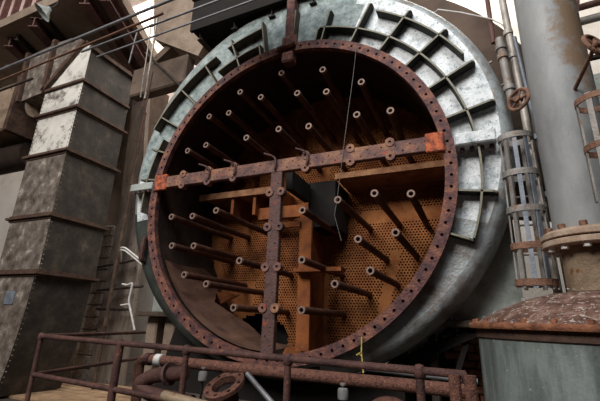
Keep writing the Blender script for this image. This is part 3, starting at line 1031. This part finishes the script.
# ================================================================== CAGED LADDER AND THIN PIPES (right of the condenser)
lad = thing('caged_ladder', 'narrow grey metal ladder cage with flat hoops beside the condenser', 'ladder', (2.62, .5, 1.5))
LX, LY = 2.527, .02
hz = [(3.335, .135), (2.965, .138), (2.62, .142), (2.29, .147), (1.98, .15)]
for z, r in hz:
    mb = MB()
    n = 26
    vs, fs = [], []
    for i in range(n):
        a = 2 * pi * i / n
        for rr, dz_ in ((r, -.028), (r + .012, -.028), (r + .012, .028), (r, .028)):
            vs.append((LX + rr * cos(a), LY + rr * sin(a) * .8, z + dz_))
    for i in range(n):
        q = (i + 1) % n
        for k in range(4):
            k2 = (k + 1) % 4
            fs.append((4 * i + k, 4 * q + k, 4 * q + k2, 4 * i + k2))
    mb.add(vs, fs).build('hoop', 'wheel' if z < 2.5 else 'cage', lad)
for k, a in enumerate((180, 225, 262, 305, 350, 60, 120)):
    ca, sa = cos(radians(a)), sin(radians(a)) * .8
    MB().beam((LX + .128 * ca, LY + .128 * sa, 3.355), (LX + .144 * ca, LY + .144 * sa, 1.93), .036, .012, (ca, sa, 0)).build('strip', 'cageblue' if a in (262, 305) else 'cage', lad)
for z in [1.97 + .27 * i for i in range(5)]:
    MB().tube([(LX - .07, LY + .105, z), (LX + .07, LY + .105, z)], .010, 8).build('rung', 'cage', lad)


def pipe_thing(name, label, pts, r, m, group=None, clamps=(), cat='pipe', n=12):
    t = thing(name, label, cat, pts[0], group)
    MB().tube(pts, r, n).build('pipe_run', m, t, True)
    for p in clamps:
        d = (V(pts[-1]) - V(pts[0])).normalized()
        MB().lathe([(r * 1.02, -.025), (r * 1.35, -.025), (r * 1.35, .025), (r * 1.02, .025)], V(pts[0]).lerp(V(pts[-1]), p), d, 12, True).build('coupling', m, t, True)
    return t


pipe_thing('riser_pipe', 'pale grey riser pipe directly behind the rusty handwheel', [(2.60, .2, 6.2), (2.66, .2, 4.0), (2.70, .2, 1.835)], .036, 'palepipe', clamps=(.35, .42, .8))
pipe_thing('riser_pipe', 'tan riser pipe between ladder cage and silver pipe', [(2.70, .35, 4.1), (2.80, .3, 2.8), (2.82, .3, 1.80)], .042, 'tanpipe', clamps=(.55, .75))
pipe_thing('riser_pipe', 'thin bluish riser pipe touching the left of the silver pipe', [(2.655, .0, 4.45), (2.72, .05, 3.4), (2.745, .05, 2.2)], .019, 'cageblue', clamps=(.5, .75))
pipe_thing('riser_pipe', 'short grey riser with a flanged joint above the ladder cage', [(2.53, .1, 4.55), (2.56, .1, 3.78)], .04, 'cage', clamps=(.15, .3, .8))
pipe_thing('riser_pipe', 'dark rusty vertical rod hanging above the shoulder of the shell', [(2.50, .35, 6.3), (2.50, .35, 4.7)], .025, 'steel', clamps=(.3,))
t = MB().tube([(1.75, .85, 5.66), (1.95, .35, 5.38), (2.2, .3, 5.2), (2.5, .3, 5.0), (2.6, .31, 4.90), (2.72, .32, 4.65)], .008, 6).build('cable', 'white', None, True, (2.2, .3, 5.1))
tag(t, 'thin pale cable swooping over the shell towards the silver pipe', 'cable')
for i, (x, y, z) in enumerate(((2.42, .6, 4.55), (2.56, .5, 4.18))):
    t = MB().tube([(x - .1, y, z + .02), (x + .06, y - .05, z + .05)], .014, 8).build('lifting_pin', 'palepipe', None, True, (x, y, z))
    tag(t, ['small pin on the shell shoulder, upper of the pair', 'small pin on the shell shoulder, lower of the pair'][i], 'pin')
# second ladder cage at the right edge
l2 = thing('caged_ladder', 'ladder cage with rusty hoops at the right edge beside the silver pipe', 'ladder', (2.96, -.8, 2.42))
CX, CY = 2.96, -.80
for z in (3.16, 2.80):
    vs, fs = [], []
    n = 22
    for i in range(n):
        a = 2 * pi * i / n
        for rr, d_ in ((.12, -.022), (.13, -.022), (.13, .022), (.12, .022)):
            vs.append((CX + rr * cos(a), CY + rr * sin(a), z + d_))
    for i in range(n):
        q = (i + 1) % n
        for k in range(4):
            k2 = (k + 1) % 4
            fs.append((4 * i + k, 4 * q + k, 4 * q + k2, 4 * i + k2))
    MB().add(vs, fs).build('hoop', 'wheel', l2)
for a in (180, 235, 300):
    ca, sa = cos(radians(a)), sin(radians(a))
    MB().beam((CX + .12 * ca, CY + .12 * sa, 3.19), (CX + .12 * ca, CY + .12 * sa, 2.42), .035, .012, (ca, sa, 0)).build('strip', 'cage', l2)
# pipework far right, behind the silver pipe
for i, (z, r, m, lb) in enumerate(((6.2, .05, 'steel', 'dark red pipe crossing behind the silver pipe, topmost at the right'), (5.95, .06, 'palepipe', 'pale pipe crossing behind the silver pipe, under the dark red one'),
                                   (5.3, .04, 'dark', 'dark thin pipe crossing behind the silver pipe, lowest of three'))):
    pipe_thing('cross_pipe', lb, [(3.3, 2.0, z - .02), (6.0, 2.0, z + .1)], r, m, clamps=(.15,))
t = MB().beam((3.55, 1.6, 5.2), (3.85, 1.6, 6.6), .05, .1, (0, 1, 0)).build('steel_strut', 'steel', None, False, (3.6, 1.6, 5.5))
tag(t, 'slanting brown steel strut behind the silver pipe at top right', 'strut')
struct(MB().box(3.3, 8, 2.6, 2.7, FZ, 5.4).build('wall_right', 'body'), 'pale panelled wall behind the right-hand ladder')

# ================================================================== OVERHEAD PIPES, CONDUITS, BEAMS, LAMP (upper left)
pipe_thing('overhead_pipe', 'thickest grey overhead pipe, nearest to the lamp', [(-9, -.48, 6.0), (-.6, -.6, 6.02)], .024, 'overpipe', clamps=(.4, .62))
pipe_thing('overhead_pipe', 'rusty overhead pipe just below the thickest grey one', [(-9, -.25, 5.98), (-1.9, -.44, 6.0)], .02, 'overrust', clamps=(.5,))
pipe_thing('overhead_pipe', 'middle grey overhead pipe crossing in front of the concrete beam', [(-3.9, -.30, 6.0), (-.6, -.33, 6.0)], .018, 'overpipe', clamps=(.5,))
pipe_thing('overhead_pipe', 'lowest grey overhead pipe ending above the condenser rim', [(-3.75, -.10, 6.0), (-.2, -.14, 6.0)], .015, 'overpipe', clamps=(.4,))
pipe_thing('overhead_pipe', 'thin dark overhead pipe low at the left edge behind the others', [(-9, .1, 6.2), (-5.9, .05, 6.2)], .025, 'dark')
COND = [((-2.80, .22, 6.85), (-3.15, .56, 5.40), .018, 'palepipe', 'palest slender conduit of the bundle left of the ring'),
        ((-2.90, .2, 6.75), (-3.20, .50, 5.40), .010, 'palepipe', 'thin pale conduit beside the palest one'),
        ((-3.06, .45, 6.3), (-3.28, .65, 5.3), .012, 'overrust', 'rust-brown conduit in the bundle left of the ring'),
        ((-3.15, .14, 6.6), (-3.35, .25, 6.0), .014, 'overpipe', 'short grey conduit crossing the overhead pipes'),
        ((-3.0, .5, 5.9), (-3.28, .7, 4.5), .012, 'steel', 'long dark conduit dropping past the concrete beam')]
for p0, p1, r, m, lb in COND:
    pipe_thing('conduit', lb, [p0, p1], r, m, 'conduits left of the ring', (.3, .7), 'conduit', 8)
pipe_thing('drain_pipe', 'long brown down pipe along the back edge of the duct', [(-4.72, 1.95, 6.2), (-4.8, 1.95, FZ)], .04, 'drain', clamps=(.3, .6, .8))
pipe_thing('diagonal_rod', 'dark diagonal rod under the concrete beam left of the ring', [(-3.65, .8, 6.72), (-2.45, .8, 5.55)], .025, 'dark')

LAB = ['red-brown ceiling beam right of the lamp', 'red-brown ceiling beam directly below the lamp', 'red-brown ceiling beam at the left edge', 'red-brown ceiling beam nearest the concrete beam']
for i, (x, y) in enumerate(((-4.80, .0), (-6.5, .0), (-7.75, .2), (-4.33, .1))):
    d = V((-.45, 1, 0))
    t = thing('ceiling_beam', LAB[i], 'beam', (x, y, 7.9), 'beams under the slab')
    p0, p1 = V((x, y + .05, 7.86)), V((x, y + .05, 7.86)) + d * 2.4
    MB().ibeam(p0, p1, .22, .26, .025).build('i_section', 'steel', t)
    if i < 3:
        MB().ibeam(p0 + V((.28, 0, .05)), p1 + V((.28, 0, .05)), .1, .16, .02).build('stringer', 'dark', t)
lampo = thing('flood_lamp', 'round pale enamel flood lamp hanging from the slab edge', 'lamp', (-4.72, -.65, 6.85))
lc, la = V((-4.72, -.66, 6.85)), (rt2 * -.62 - up2 * .62 - fw * .42).normalized()
MB().lathe([(.0, -.16), (.04, -.155), (.06, -.10), (.13, -.03), (.17, .02), (.175, .02), (.16, .0), (.05, -.08), (0, -.09)], lc, la, 24).build('shade', 'lamp', lampo, True)
MB().lathe([(0, -.08), (.03, -.07), (.045, -.04), (.03, -.01), (0, 0)], lc, la, 12).build('bulb', 'white', lampo, True)
MB().tube(round_path([lc - la * .15, lc - la * .3, (-4.4, -.6, 7.3), (-4.3, -.1, 8.0)], .1), .02, 8).build('arm', 'dark', lampo, True)

# white cables on the column and the thin wire in the opening
t = thing('cable_pair', 'pair of white cables bent over the column and running to the ring', 'cable', (-4.0, 2.0, 2.8))
for k in (0, 1):
    o = V((0, 0, -.05 * k))
    MB().tube(round_path([V((-4.95, 2.2, 2.76)) + o, V((-4.2, 1.5, 2.87)) + o, V((-4.02, 1.45, 2.84)) + o, V((-2.2, .64, 2.16)) + o], .15), .016, 8).build('cable', 'white', t, True)
t = MB().tube(round_path([(-4.1, 1.6, 2.17), (-3.85, 1.5, 2.14), (-3.73, 1.5, 2.19), (-3.76, 1.5, 1.85), (-3.50, 1.5, 1.36)], .06), .018, 8).build('hanging_cable', 'white', None, True, (-3.7, 1.5, 1.8))
tag(t, 'loose white cable dangling in front of the column', 'cable')
t = MB().tube([(-4.0, 1.55, 1.78), (-3.76, 1.5, 1.80)], .014, 6).build('cable_branch', 'white', None, True, (-3.9, 1.5, 1.8))
tag(t, 'short white cable branching left off the dangling one', 'cable')
for k, (p, q) in enumerate((((-5.9, 2.35, 2.63), (-4.6, 2.35, 2.78)), ((-5.7, 2.35, 2.12), (-4.35, 2.35, 2.20)), ((-5.6, 2.35, 1.72), (-4.7, 2.35, 1.72)))):
    t = MB().tube([p, q], .03, 8).build('column_strap', 'dark', None, True, p)
    tag(t, ['dark strap round the column, topmost', 'dark strap round the column, middle one', 'dark strap round the column, lowest'][k], 'strap')
wr = MB().tube([(1.0, -.03, 4.79), (.96, -.04, 4.4), (.90, -.04, 3.95), (.845, -.06, 3.45), (.776, -.05, 2.92), (.742, -.05, 2.70), (.82, -.05, 2.42)], .0032, 6).build('hanging_wire', 'wire', None, True, (1, 0, 4.8))
tag(wr, 'thin wire hanging inside the open ring from its top right', 'wire')
